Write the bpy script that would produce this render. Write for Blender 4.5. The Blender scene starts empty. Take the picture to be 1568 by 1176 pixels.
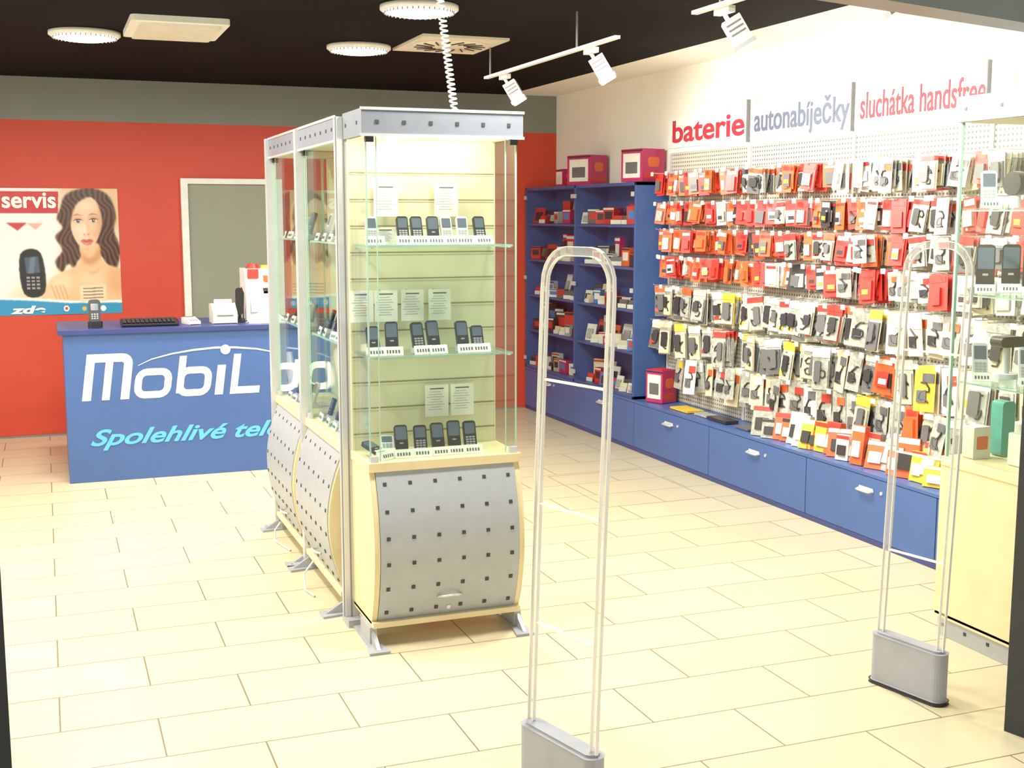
import bpy, math, random
import numpy as np
from mathutils import Vector, Matrix
random.seed(11)
SC=bpy.context.scene
# ------------------------------------------------------------------ helpers
def lin(c):
    c=c/255.
    return c/12.92 if c<=.04045 else ((c+.055)/1.055)**2.4
def col(rgb): return (lin(rgb[0]),lin(rgb[1]),lin(rgb[2]),1)
MATS={}
def mat(name,rgb,rough=.5,metal=0.,var=.06,scale=12.,emit=0.,spec=.5,bump=0.):
    if name in MATS: return MATS[name]
    m=bpy.data.materials.new(name); m.use_nodes=True
    nt=m.node_tree; b=nt.nodes['Principled BSDF']
    c=col(rgb)
    b.inputs['Roughness'].default_value=rough
    b.inputs['Metallic'].default_value=metal
    b.inputs['Specular IOR Level'].default_value=spec
    tc=nt.nodes.new('ShaderNodeTexCoord'); n=nt.nodes.new('ShaderNodeTexNoise')
    n.inputs['Scale'].default_value=scale; n.inputs['Detail'].default_value=3
    nt.links.new(tc.outputs['Object'],n.inputs['Vector'])
    r=nt.nodes.new('ShaderNodeValToRGB')
    r.color_ramp.elements[0].position=.3; r.color_ramp.elements[1].position=.7
    r.color_ramp.elements[0].color=tuple(max(0,k*(1-var)) for k in c[:3])+(1,)
    r.color_ramp.elements[1].color=tuple(min(1,k*(1+var)) for k in c[:3])+(1,)
    nt.links.new(n.outputs['Fac'],r.inputs['Fac']); nt.links.new(r.outputs['Color'],b.inputs['Base Color'])
    if bump:
        bp=nt.nodes.new('ShaderNodeBump'); bp.inputs['Strength'].default_value=bump; bp.inputs['Distance'].default_value=.01
        nt.links.new(n.outputs['Fac'],bp.inputs['Height']); nt.links.new(bp.outputs['Normal'],b.inputs['Normal'])
    if emit:
        b.inputs['Emission Color'].default_value=c; b.inputs['Emission Strength'].default_value=emit
    MATS[name]=m; return m
def glass(name,tint=(235,245,240),refl=1.0,haze=0.,base=.035):
    if name in MATS: return MATS[name]
    m=bpy.data.materials.new(name); m.use_nodes=True; nt=m.node_tree; nt.nodes.clear()
    o=nt.nodes.new('ShaderNodeOutputMaterial'); t=nt.nodes.new('ShaderNodeBsdfTransparent'); g=nt.nodes.new('ShaderNodeBsdfGlossy')
    t.inputs[0].default_value=col(tint); g.inputs['Roughness'].default_value=.02
    lw=nt.nodes.new('ShaderNodeLayerWeight'); lw.inputs[0].default_value=.5
    pw=nt.nodes.new('ShaderNodeMath'); pw.operation='POWER'; pw.inputs[1].default_value=5
    mu=nt.nodes.new('ShaderNodeMath'); mu.operation='MULTIPLY_ADD'; mu.inputs[1].default_value=refl*.6; mu.inputs[2].default_value=base
    nt.links.new(lw.outputs['Facing'],pw.inputs[0]);nt.links.new(pw.outputs[0],mu.inputs[0])
    mx=nt.nodes.new('ShaderNodeMixShader'); nt.links.new(mu.outputs[0],mx.inputs[0]); nt.links.new(t.outputs[0],mx.inputs[1]); nt.links.new(g.outputs[0],mx.inputs[2])
    last=mx
    if haze:
        d=nt.nodes.new('ShaderNodeBsdfDiffuse'); d.inputs[0].default_value=(.9,.9,.88,1)
        m2=nt.nodes.new('ShaderNodeMixShader'); m2.inputs[0].default_value=haze
        nt.links.new(mx.outputs[0],m2.inputs[1]); nt.links.new(d.outputs[0],m2.inputs[2]); last=m2
    nt.links.new(last.outputs[0],o.inputs[0]); MATS[name]=m; return m
class MB:
    def __init__(s,M=None): s.v=[];s.f=[];s.mi=[];s.mats=[];s.M=M or Matrix();s.sm=[]
    def m(s,mt):
        if mt not in s.mats: s.mats.append(mt)
        return s.mats.index(mt)
    def add(s,vs,fs,mt,smooth=False,L=None):
        o=len(s.v); M=s.M@L if L is not None else s.M
        s.v+= [tuple(M@Vector(p)) for p in vs]; k=s.m(mt)
        for f in fs: s.f.append(tuple(i+o for i in f)); s.mi.append(k); s.sm.append(smooth)
    def box(s,c,d,mt,L=None):
        x,y,z=c;a,b,h=d[0]/2,d[1]/2,d[2]/2
        vs=[(x+i*a,y+j*b,z+k*h) for k in(-1,1) for j in(-1,1) for i in(-1,1)]
        s.add(vs,[(0,2,3,1),(4,5,7,6),(0,1,5,4),(2,6,7,3),(0,4,6,2),(1,3,7,5)],mt,L=L)
    def b2(s,lo,hi,mt,L=None): s.box([(p+q)/2 for p,q in zip(lo,hi)],[q-p for p,q in zip(lo,hi)],mt,L)
    def prism(s,pts,pl,a,b,mt,L=None,smooth=False):
        n=len(pts)
        f={'yz':lambda p,t:(t,p[0],p[1]),'xz':lambda p,t:(p[0],t,p[1]),'xy':lambda p,t:(p[0],p[1],t)}[pl]
        vs=[f(p,a) for p in pts]+[f(p,b) for p in pts]
        fs=[tuple(range(n)),tuple(range(2*n-1,n-1,-1))]+[(i,(i+1)%n,n+(i+1)%n,n+i) for i in range(n)]
        s.add(vs,fs,mt,smooth,L)
    def cyl(s,p1,p2,r1,mt,r2=None,n=16,smooth=True,L=None,cap=True):
        r2=r1 if r2 is None else r2
        p1=Vector(p1);p2=Vector(p2);d=(p2-p1).normalized();u=d.orthogonal().normalized();w=d.cross(u)
        vs=[];
        for p,r in((p1,r1),(p2,r2)):
            for i in range(n):
                t=2*math.pi*i/n; vs.append(tuple(p+u*math.cos(t)*r+w*math.sin(t)*r))
        s.add(vs,[(i,(i+1)%n,n+(i+1)%n,n+i) for i in range(n)],mt,smooth,L)
        if cap: s.add(vs,[tuple(range(n-1,-1,-1)),tuple(range(n,2*n))],mt,False,L)
    def tube(s,path,r,mt,n=8,L=None,sx=1.):
        P=[Vector(p) for p in path]; vs=[];m=len(P);up=None
        for i,p in enumerate(P):
            d=(P[min(i+1,m-1)]-P[max(i-1,0)]).normalized()
            if up is None: up=d.orthogonal().normalized()
            up=(up-d*up.dot(d)).normalized(); w=d.cross(up)
            for k in range(n):
                t=2*math.pi*k/n; vs.append(tuple(p+up*math.cos(t)*r+w*math.sin(t)*r*sx))
        fs=[(i*n+k,i*n+(k+1)%n,(i+1)*n+(k+1)%n,(i+1)*n+k) for i in range(m-1) for k in range(n)]
        s.add(vs,fs,mt,True,L)
    def lathe(s,prof,c,mt,n=32,L=None):
        vs=[];m=len(prof)
        for r,z in prof:
            for k in range(n):
                t=2*math.pi*k/n; vs.append((c[0]+r*math.cos(t),c[1]+r*math.sin(t),c[2]+z))
        s.add(vs,[(i*n+k,i*n+(k+1)%n,(i+1)*n+(k+1)%n,(i+1)*n+k) for i in range(m-1) for k in range(n)],mt,True,L)
    def make(s,name,parent=None,bevel=0):
        me=bpy.data.meshes.new(name); me.from_pydata(s.v,[],s.f)
        for mt in s.mats: me.materials.append(mt)
        me.polygons.foreach_set('material_index',s.mi); me.polygons.foreach_set('use_smooth',s.sm)
        me.validate(); me.update()
        o=bpy.data.objects.new(name,me); SC.collection.objects.link(o)
        if parent: o.parent=parent
        if bevel:
            b=o.modifiers.new('bevel','BEVEL'); b.width=bevel; b.segments=2; b.limit_method='ANGLE'; b.angle_limit=math.radians(50)
        return o
def empty(name,loc=(0,0,0)):
    e=bpy.data.objects.new(name,None); SC.collection.objects.link(e); e.location=loc; e.empty_display_size=.1; return e
def text(body,name,M,size,mt,parent=None,shear=0,bold=0,sx=1.,ext=.001,space=1.,width=None):
    cu=bpy.data.curves.new(name,'FONT'); cu.body=body; cu.size=size; cu.shear=shear; cu.offset=bold; cu.extrude=ext; cu.space_character=space
    cu.materials.append(mt)
    o=bpy.data.objects.new(name,cu); SC.collection.objects.link(o)
    if width:
        bpy.context.view_layer.update(); sx=width/max(o.dimensions.x,1e-4)
    o.matrix_world=M@Matrix.Diagonal((sx,1,1,1))
    if parent: o.parent=parent; 
    return o
def facing(ax,p):
    if ax=='back': R=Matrix(((1,0,0),(0,0,-1),(0,1,0)))
    else: R=Matrix(((0,0,-1),(-1,0,0),(0,1,0)))
    return Matrix.Translation(p)@R.to_4x4()
def smooth_closed(pts,k=5):
    n=len(pts);out=[]
    for i in range(n):
        p0,p1,p2,p3=[pts[(i+j)%n] for j in(-1,0,1,2)]
        for s in range(k):
            t=s/k
            out.append(tuple(.5*((2*p1[a])+(-p0[a]+p2[a])*t+(2*p0[a]-5*p1[a]+4*p2[a]-p3[a])*t*t+(-p0[a]+3*p1[a]-3*p2[a]+p3[a])*t**3) for a in(0,1)))
    return out
def rrect(w,h,r,n=4,cx=0,cy=0):
    o=[]
    for q,(sx,sy) in enumerate(((1,1),(-1,1),(-1,-1),(1,-1))):
        for i in range(n+1):
            t=math.pi/2*(q+i/n); o.append((cx+sx*(w/2-r)+r*math.cos(t),cy+sy*(h/2-r)+r*math.sin(t)))
    return o
# ------------------------------------------------------------------ materials
RED=mat('red_wall_paint',(200,58,34),.55,var=.03,scale=3)
GREYG=mat('grey_wall_paint',(124,128,120),.7,var=.03,scale=3)
DOORP=mat('grey_door_paint',(140,144,126),.6,var=.03,scale=3)
WHITE=mat('white_wall_paint',(240,238,228),.7,var=.02,scale=3)
BLACKC=mat('black_ceiling_paint',(7,7,9),.85,var=.5,scale=2.5,spec=.1)
BLUE=mat('blue_laminate',(58,88,148),.38,var=.04,scale=4)
BLUED=mat('blue_laminate_dark',(42,54,112),.4,var=.05,scale=4)
WOOD=mat('maple_veneer',(226,208,162),.42,var=.06,scale=9)
SLAT=mat('cream_slatwall',(226,220,188),.5,var=.03,scale=6)
SLATG=mat('slatwall_groove',(140,132,98),.6)
METAL=mat('silver_painted_metal',(166,170,176),.4,.15,var=.04,scale=20)
METALH=mat('grey_header_metal',(128,134,146),.4,.2,var=.04,scale=20)
ALU=mat('aluminium',(205,207,212),.3,.4,var=.03,scale=30)
DARKM=mat('dark_metal',(38,40,44),.45,.3)
DOT=mat('punched_hole_dark',(46,48,54),.6)
BLK=mat('black_plastic',(22,22,25),.35)
GRY=mat('grey_plastic',(120,122,126),.4)
SEAM=mat('floor_hatch_seam',(160,146,114),.5)
SIL=mat('silver_plastic',(205,206,210),.35,.2)
WPL=mat('white_plastic',(238,236,228),.4)
CREAMP=mat('cream_plastic',(222,216,198),.45)
PAPER=mat('printed_paper',(244,244,240),.7)
INK=mat('print_ink',(165,166,168),.7)
SCRN=mat('phone_screen',(80,90,108),.12)
KEY=mat('phone_keys',(150,152,156),.4)
PRED=mat('pack_red',(200,48,40),.4); PORG=mat('pack_orange',(218,92,46),.4); PWHT=mat('pack_white',(220,218,210),.4)
PMAG=mat('pack_magenta',(176,40,88),.4); PYEL=mat('pack_yellow',(222,184,54),.4); PBLU=mat('pack_blue',(66,112,176),.4)
PGRN=mat('pack_green',(150,186,66),.4); PGRY=mat('blister_plastic',(164,166,158),.2,var=.25,scale=60); PBLK=mat('pack_black',(44,42,46),.35)
PCRM=mat('pack_cream',(214,200,168),.4); TEAL=mat('pack_teal',(70,160,150),.4); PDG=mat('pack_dark_grey',(90,90,92),.4)
GLS=glass('clear_glass',(248,252,249),.8); GLSH=glass('glass_shelf',(225,242,232),1.,.06); GEDGE=mat('glass_edge_green',(160,196,176),.2)
GLSD=glass('cabinet_door_glass',(245,248,248),.25,0,.015)
ACR=glass('clear_acrylic',(252,252,250),.8,.16)
ACRE=mat('acrylic_lit_edge',(248,244,236),.25)
GLOW=mat('lamp_diffuser_glow',(255,250,235),.5,emit=5.)
GLOW2=mat('bulb_glow',(255,236,190),.5,emit=20.)
# ------------------------------------------------------------------ camera
f=1862.73/1568; yw,pt=.3655,.1369
F=Vector((math.sin(yw)*math.cos(pt),math.cos(yw)*math.cos(pt),-math.sin(pt)));R=Vector((math.cos(yw),-math.sin(yw),0));U=R.cross(F)
cd=bpy.data.cameras.new('camera');cam=bpy.data.objects.new('camera',cd);SC.collection.objects.link(cam)
cd.sensor_width=36;cd.lens=36*f;cd.clip_start=.02
Mx=Matrix((R,U,-F)).transposed().to_4x4(); Mx.translation=(0,0,1.6); cam.matrix_world=Mx; SC.camera=cam
# ------------------------------------------------------------------ room
XL,XR,YB,ZC=-1.6,4.01,9.45,2.58
ts=math.tan(math.radians(15))
def sf(x): return 2.84+(x-2.73)*ts
fm=bpy.data.materials.new('cream_floor_tiles');fm.use_nodes=True;nt=fm.node_tree;b=nt.nodes['Principled BSDF']
tc=nt.nodes.new('ShaderNodeTexCoord');mp=nt.nodes.new('ShaderNodeMapping');br=nt.nodes.new('ShaderNodeTexBrick')
nt.links.new(tc.outputs['Object'],mp.inputs[0]);nt.links.new(mp.outputs[0],br.inputs[0])
mp.inputs['Location'].default_value=(5.9-.27+.295,3-.016-.02,0)
br.inputs['Scale'].default_value=1;br.inputs['Brick Width'].default_value=.59;br.inputs['Row Height'].default_value=.298;br.inputs['Mortar Size'].default_value=.0028
br.inputs['Mortar Smooth'].default_value=.1;br.offset=.5;br.offset_frequency=2
br.inputs['Color1'].default_value=col((215,203,168));br.inputs['Color2'].default_value=col((208,196,160));br.inputs['Mortar'].default_value=col((124,110,80))
nz=nt.nodes.new('ShaderNodeTexNoise');m2=nt.nodes.new('ShaderNodeMapping');m2.inputs['Scale'].default_value=(1.5,14,1);nt.links.new(tc.outputs['Object'],m2.inputs[0]);nt.links.new(m2.outputs[0],nz.inputs['Vector']);nz.inputs['Scale'].default_value=3
rp=nt.nodes.new('ShaderNodeValToRGB');rp.color_ramp.elements[0].position=.3;rp.color_ramp.elements[1].position=.7;rp.color_ramp.elements[0].color=(.94,.94,.94,1);rp.color_ramp.elements[1].color=(1,1,1,1);nt.links.new(nz.outputs['Fac'],rp.inputs[0])
mix=nt.nodes.new('ShaderNodeMix');mix.data_type='RGBA';mix.blend_type='MULTIPLY';mix.inputs[0].default_value=1
nt.links.new(br.outputs['Color'],mix.inputs[6]);nt.links.new(rp.outputs['Color'],mix.inputs[7]);nt.links.new(mix.outputs[2],b.inputs['Base Color'])
b.inputs['Roughness'].default_value=.3
o=MB();o.b2((XL-1.5,-3,-.1),(XR+1.5,YB+.2,0),fm);o.make('floor')
o=MB();o.b2((XL-.15,YB,0),(XR+.15,YB+.15,2.28),RED);o.b2((XL-.15,YB,2.28),(XR+.15,YB+.15,ZC+.15),GREYG);o.make('wall_back')
o=MB();o.b2((XR,sf(XR),0),(XR+.15,YB,ZC+.15),WHITE);o.make('wall_right')
o=MB();o.b2((XL-.15,sf(XL),0),(XL,YB,ZC+.15),WHITE);o.make('wall_left')
o=MB();o.prism([(XL,sf(XL)),(3.58,sf(3.58)),(3.58,YB),(XL,YB)],'xy',ZC,ZC+.12,BLACKC);o.make('ceiling')
o=MB();o.prism([(3.58,sf(3.58)),(XR,sf(XR)),(XR,YB),(3.58,YB)],'xy',ZC,ZC+.12,WHITE);o.make('trim_ceiling_right')
o=MB();o.b2((XL,YB-.012,0),(3.70,YB,.012),GRY);o.make('baseboard_back')
o=MB()
for lo,hi in(((2.85,6.824),(3.50,6.83)),((2.85,5.97),(3.50,5.976)),((3.494,5.97),(3.50,6.83)),((2.85,5.97),(2.856,6.83))): o.b2(lo+(0,),hi+(.0012,),SEAM)
o.make('floor_access_hatch')
SF=Matrix.Translation((2.73,2.84,0))@Matrix.Rotation(math.radians(15),4,'Z')
HDR=mat('storefront_header_grey',(92,102,92),.35,var=.15,scale=2)
o=MB(SF);o.b2((-4.6,-.10,2.12),(1.36,0,2.75),HDR);o.b2((.15,-.1,0),(1.36,0,2.12),GREYG);o.b2((-4.6,-.1,0),(-3.06,0,2.12),GREYG);o.make('wall_front')
o=MB(SF);o.b2((.012,-.11,0),(.15,.0,2.12),DARKM);o.b2((.03,-.12,0),(.05,-.11,2.12),GRY);o.make('trim_1')
o=MB(SF);o.b2((-3.08,-.11,0),(-2.945,.0,2.12),DARKM);o.b2((-2.99,-.12,0),(-2.98,-.11,2.12),GRY);o.make('trim_2')
o=MB()
o.b2((1.02,YB-.02,0),(1.67,YB-.005,1.84),DOORP)
o.b2((.97,YB-.05,0),(1.02,YB-.001,1.88),WPL);o.b2((1.67,YB-.05,0),(1.72,YB-.001,1.88),WPL);o.b2((1.02,YB-.05,1.84),(1.67,YB-.001,1.88),WPL)
o.cyl((1.62,YB-.02,1.0),(1.62,YB-.07,1.0),.01,ALU);o.cyl((1.62,YB-.07,1.0),(1.50,YB-.07,1.0),.009,ALU)
o.make('door_1')
# ------------------------------------------------------------------ advert poster, painted as a coloured grid
S_=1.6;PX0,PX1,PY0,PY1=-70,181,288,482
Wn=int((PX1-PX0)*S_);Hn=int((PY1-PY0)*S_)
gx,gy=np.meshgrid(PX0+np.arange(Wn)/S_,PY0+np.arange(Hn)/S_)
img=np.zeros((Hn,Wn,3));img[:]=(250,234,206)
def blur(a,r):
    k=int(round(r*S_))
    if k<1: return a
    for _ in range(2):
        for ax in(0,1):
            p=np.pad(a,[(k,k) if i==ax else (0,0) for i in(0,1)],mode='edge');c=np.cumsum(p,axis=ax)
            if ax==0: c=np.vstack([np.zeros((1,c.shape[1])),c]);a=(c[2*k+1:]-c[:-2*k-1])/(2*k+1)
            else: c=np.hstack([np.zeros((c.shape[0],1)),c]);a=(c[:,2*k+1:]-c[:,:-2*k-1])/(2*k+1)
    return a
def pmask(pts,b=.6,sm=True):
    q=smooth_closed(pts) if sm else pts
    ins=np.zeros(gx.shape,bool);n=len(q)
    for i in range(n):
        x1,y1=q[i];x2,y2=q[(i+1)%n]
        if y1==y2: continue
        c=((y1>gy)!=(y2>gy))&(gx<(x2-x1)*(gy-y1)/(y2-y1)+x1);ins^=c
    return blur(ins.astype(float),b)
def lay(m,c,a=1.):
    global img
    m=(m*a)[...,None];img=img*(1-m)+np.array(c,float)*m
def em(cx,cy,rx,ry,b=.6,rot=0):
    dx=gx-cx;dy=gy-cy;u=dx*math.cos(rot)+dy*math.sin(rot);v=-dx*math.sin(rot)+dy*math.cos(rot)
    return blur(((u/rx)**2+(v/ry)**2<1).astype(float),b)
lay(pmask([(-70,288),(88,288),(90,350),(80,400),(62,482),(-70,482)],6,False),(250,250,250))
lay(em(150,300,60,60,14),(226,160,96),.5)
lay(em(60,470,60,40,14),(246,208,150),.8)
strand=(.5+.5*np.sin(gx*.8+np.sin(gy*.09)*6+np.sin(gy*.2+gx*.1)*1.5))[...,None]
haircol=np.array((40,22,18.))*(1-strand)+np.array((112,64,38.))*strand
H1=pmask([(90,318),(98,299),(120,289),(148,289),(168,302),(176,330),(172,352),(180,376),(178,400),(168,426),(160,404),(148,392),(116,396),(108,412),(98,402),(88,416),(78,400),(90,382),(80,362),(92,348),(84,334)],1.2)
lay(H1,haircol)
BODY=pmask([(56,482),(60,446),(74,424),(98,412),(112,404),(118,392),(118,375),(146,372),(150,392),(158,404),(176,410),(186,416),(186,482)],1.)
lay(BODY,(244,194,146))
lay(em(86,432,18,14,6)*BODY,(255,222,184),.8);lay(em(134,428,22,12,7)*BODY,(255,218,178),.7);lay(em(172,430,14,22,6)*BODY,(222,158,108),.6)
lay(pmask([(118,382),(128,394),(140,390),(148,376),(150,392),(138,404),(122,402)],3)*BODY,(196,130,88),.7)
lay(pmask([(120,406),(132,416),(150,410),(134,420)],1.5)*BODY,(216,154,110),.6)
lay(pmask([(60,452),(78,436),(96,446),(84,462),(66,462)],1.5)*BODY,(250,208,166),.9);
for i in range(4): lay(pmask([(70+i*6,438),(72+i*6,437),(78+i*6,456),(76+i*6,457)],.8),(206,146,102),.6)
FACE=pmask([(103,330),(107,312),(120,301),(138,301),(151,314),(154,334),(151,352),(143,370),(133,382),(126,383),(115,373),(106,354)],.9)
lay(FACE,(248,202,162))
lay(em(118,354,12,17,6)*FACE,(255,228,202),.9);lay(em(128,315,14,8,5)*FACE,(255,226,196),.8)
lay(em(153,350,7,34,5)*FACE,(206,140,98),.7);lay(em(129,384,13,5,3)*FACE,(216,152,112),.5)
lay(em(141,357,6,5,4)*FACE,(238,150,122),.45);lay(em(113,359,6,5,4)*FACE,(248,168,140),.4)
for cx,cy in((116,338),(140,337)):
    lay(em(cx,cy-2,8,4.2,2.2),(176,116,86),.65);lay(em(cx,cy,6,2.5,.5),(240,232,226));lay(em(cx+.4,cy-.2,2.7,2.7,.4),(58,42,36))
    lay(pmask([(cx-7.5,cy-.2),(cx-3,cy-3.2),(cx+3,cy-3.4),(cx+8,cy-1.4),(cx+3,cy-2),(cx-3,cy-1.8)],.3),(30,18,16))
    lay(pmask([(cx-8,cy-8),(cx-1,cy-11),(cx+8,cy-8.5),(cx,cy-9.6)],.8),(92,56,38),.75)
    lay(em(cx+1,cy-.9,.8,.8,.2),(255,255,255),.9)
lay(pmask([(128,338),(132,344),(133,356),(130,358),(128,350)],1.8),(222,158,120),.55);lay(em(126.5,350,1.8,8,1.6),(255,238,216),.7)
lay(em(125.3,358.2,1.3,.9,.5),(160,92,68));lay(em(131.7,358.2,1.3,.9,.5),(160,92,68));lay(em(128.5,361,5,1,1),(220,158,122),.5)
lay(pmask([(119,368.5),(124,365.6),(128.5,366.8),(133,365.4),(139,368),(133,369.5),(129,369)],.5),(196,74,74));lay(pmask([(119,368.8),(129,369.4),(139,368.4),(134,374),(127,374.8)],.6),(226,108,102));lay(em(128,372,3,.8,.6),(252,190,180),.8)
lay(pmask([(120,368.8),(129,369),(138,368.4),(129,370)],.3),(136,46,46))
lay(pmask([(99,354),(100,318),(110,299),(132,293),(146,297),(130,302),(115,312),(107,330),(104,350),(108,374),(102,368)],1),haircol)
lay(pmask([(134,295),(152,301),(162,323),(165,352),(170,378),(162,404),(153,392),(156,370),(156,345),(152,322),(145,305)],1),haircol)
lay(pmask([(98,372),(103,385),(98,404),(90,398),(94,384)],1),haircol)
lay(pmask([(-70,292),(88,293),(86,326),(-70,326)],.3,False),(206,40,50))
lay(pmask([(6,340),(38,340),(23,352)],.4,False),(206,50,50));lay(pmask([(38,341),(62,341),(50,351)],.4,False),(240,180,170))
lay(pmask([(25,388),(56,386),(60,446),(28,448)],.8),(26,26,30));lay(pmask([(31,393),(52,391),(54,416),(33,418)],.4,False),(70,90,110));lay(pmask([(40,393),(48,392),(44,417),(36,417)],.8,False),(120,140,160),.6)
for i in range(4):
    for j in range(3): lay(pmask([(33+j*7.5,422+i*5.5),(38+j*7.5,422+i*5.5),(38+j*7.5,425+i*5.5),(33+j*7.5,425+i*5.5)],.3,False),(150,150,156))
lay(pmask([(-70,449),(40,455),(100,460),(182,461),(182,466),(100,465),(40,461),(-70,455)],.4),(250,250,250))
lay(pmask([(-70,453),(40,459),(100,464),(184,465),(184,484),(-70,484)],.4,False),(40,146,200))
lay(pmask([(114,437),(156,435),(156,462),(114,463)],.4,False),(240,220,184))
for i in range(4): lay(pmask([(119,441+i*5),(151,440+i*5),(151,442+i*5),(119,443+i*5)],.3,False),(150,130,114))
lay(em(92,472,4.5,4.5,.3),(250,250,250));lay(em(92,472,2.5,2.5,.3),(220,60,50));lay(em(150,473,4.5,4.5,.3),(250,250,250));lay(em(120,473,3.5,3.5,.3),(240,190,60))
img=np.clip(img/255*1.0,0,1);limg=np.where(img<=.04045,img/12.92,((img+.055)/1.055)**2.4)*.92
PMt=bpy.data.materials.new('poster_print');PMt.use_nodes=True;nt=PMt.node_tree;ca=nt.nodes.new('ShaderNodeVertexColor');ca.layer_name='ink';nt.links.new(ca.outputs[0],nt.nodes['Principled BSDF'].inputs['Base Color']);nt.nodes['Principled BSDF'].inputs['Roughness'].default_value=.4
def poster(name,x0,mirror=False,crop=-70):
    sc=.0044;zs=.0047
    c0=int((crop-PX0)*S_);ar=limg[:,c0:];gxx=gx[:,c0:];h,w=ar.shape[:2]
    X=x0+(gxx if not mirror else (181-gxx))*sc;Zz=1.80-(gy[:,c0:]-288)*zs
    Yw=YB-.006-.004*np.sin(gxx*.05+gy[:,c0:]*.02)
    vs=np.stack([X,Yw,Zz],-1).reshape(-1,3).tolist()
    idx=np.arange(h*w).reshape(h,w);fs=np.stack([idx[:-1,:-1],idx[:-1,1:],idx[1:,1:],idx[1:,:-1]],-1).reshape(-1,4).tolist()
    me=bpy.data.meshes.new(name);me.from_pydata(vs,[],fs);at=me.color_attributes.new('ink','FLOAT_COLOR','POINT')
    at.data.foreach_set('color',np.concatenate([ar,np.ones((h,w,1))],-1).reshape(-1).astype(np.float32));me.materials.append(PMt);me.update()
    ob=bpy.data.objects.new(name,me);SC.collection.objects.link(ob)
    if not mirror:
        PW=mat('poster_white',(250,250,248),.5)
        text('servis','banner_text',facing('back',(x0+1*sc,YB-.0115,1.80-(317-288)*zs)),.16,PW,ob,bold=.004,width=82*sc)
        text('zde','footer_text',facing('back',(x0+8*sc,YB-.0125,1.80-(478-288)*zs)),.075,PW,ob,bold=.003,shear=.2,width=54*sc)
    return ob
poster('woman_advert_poster',-.27)
poster('mirrored_reflection_poster',1.78,True,40)  # mirrored copy on the wall, standing in for the poster's reflection in glass
# ------------------------------------------------------------------ service counter
ct=empty('service_counter')
o=MB();DX0,DX1,DY=.08,1.86,7.67
o.b2((DX0,DY,.0),(DX1,DY+.03,.90),BLUE);o.b2((DX0,DY+.03,0),(DX0+.025,DY+.62,.90),BLUE);o.b2((DX1-.025,DY+.03,0),(DX1,DY+.62,.90),BLUE)
o.b2((DX0-.03,DY-.02,.90),(DX1+.03,DY+.65,.93),BLUED)
o.b2((DX0+.025,DY+.1,.6),(DX1-.025,DY+.6,.62),BLUED)
o.make('counter_body',ct,.002)
LW=mat('logo_white',(248,250,252),.4);LC=mat('logo_cyan',(84,176,214),.4)
def ribbon(mb,pts,w,m,closed=False,sh=.14,y=DY-.002,ox=0,oz=0):
    n=len(pts);P=[Vector((p[0],p[1])) for p in pts];L=[];Rr=[]
    for i in range(n):
        a=P[i-1] if (i>0 or closed) else None;c=P[(i+1)%n] if (i<n-1 or closed) else None
        d1=(P[i]-a).normalized() if a is not None else None;d2=(c-P[i]).normalized() if c is not None else None
        if d1 is None:d1=d2
        if d2 is None:d2=d1
        t=(d1+d2).normalized();nn=Vector((-t.y,t.x));k=max(.5,nn.dot(Vector((-d1.y,d1.x))))
        L.append(P[i]+nn*w/2/k);Rr.append(P[i]-nn*w/2/k)
    vs=[(ox+q.x+q.y*sh,y,oz+q.y) for q in L]+[(ox+q.x+q.y*sh,y,oz+q.y) for q in Rr]
    fs=[(i,(i+1)%n,n+(i+1)%n,n+i) for i in range(n if closed else n-1)]
    mb.add(vs,fs,m)
o=MB();T=.05
def arc(cx,cy,r,a0,a1,n=4): return [(cx+r*math.cos(math.radians(a0+(a1-a0)*i/n)),cy+r*math.sin(math.radians(a0+(a1-a0)*i/n))) for i in range(n+1)]
Z0=.50
ribbon(o,[(0.025,0),(.025,.255),(.19,.255)]+arc(.205,.215,.04,90,0)+[(.245,0)],T,LW,ox=.17,oz=Z0)
ribbon(o,[(.135,0),(.135,.255)],T-.006,LW,ox=.17,oz=Z0,y=DY-.0025)
def ring(ox,w=.175,h=.14,t=.042): 
    ribbon(o,rrect(w,h,.045,4,w/2,h/2+.02),t,LW,True,ox=ox,oz=Z0)
ring(.485);ring(.735,.165);ribbon(o,[(.0,.02),(.0,.25)],.042,LW,ox=.735,oz=Z0,y=DY-.0025)
ribbon(o,[(.0,0),(.0,.185)],T,LW,ox=.975,oz=Z0)
o.prism([(1.025+.03*math.cos(t),Z0+.28+.03*math.sin(t)) for t in [i*math.pi/10 for i in range(20)]],'xz',DY-.004,DY-.001,LW)
ribbon(o,[(0,.25),(0,.022),(.16,.022)],T-.006,LW,ox=1.065,oz=Z0)
ring(1.31,.14);ribbon(o,[(.14,.02),(.14,.2)],.042,LW,ox=1.31,oz=Z0,y=DY-.0025)
ring(1.53,.14)
pts=[(.50,.70),(.58,.735),(.70,.762),(.83,.779),(.96,.788),(1.08,.786),(1.22,.772),(1.36,.742)]
for (a,c) in zip(pts[:-1],pts[1:]): 
    t0=.003+.009*math.sin(math.pi*max(0,(a[0]-.5)/.95));t1=.003+.009*math.sin(math.pi*(c[0]-.5)/.95)
    o.add([(a[0],DY-.003,a[1]),(c[0],DY-.003,c[1]),(c[0],DY-.003,c[1]+t1),(a[0],DY-.003,a[1]+t0)],[(0,1,2,3)],LW)
o.make('white_logo_lettering',ct)
text('Spolehlivé telefony','cyan_slogan',facing('back',(.20,DY-.003,.225)),.135,LC,ct,shear=.4,bold=.003,width=1.52)
def on_counter(name,fn): 
    m=MB();fn(m);m.make(name,None,.003)
ZT=.934
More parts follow.
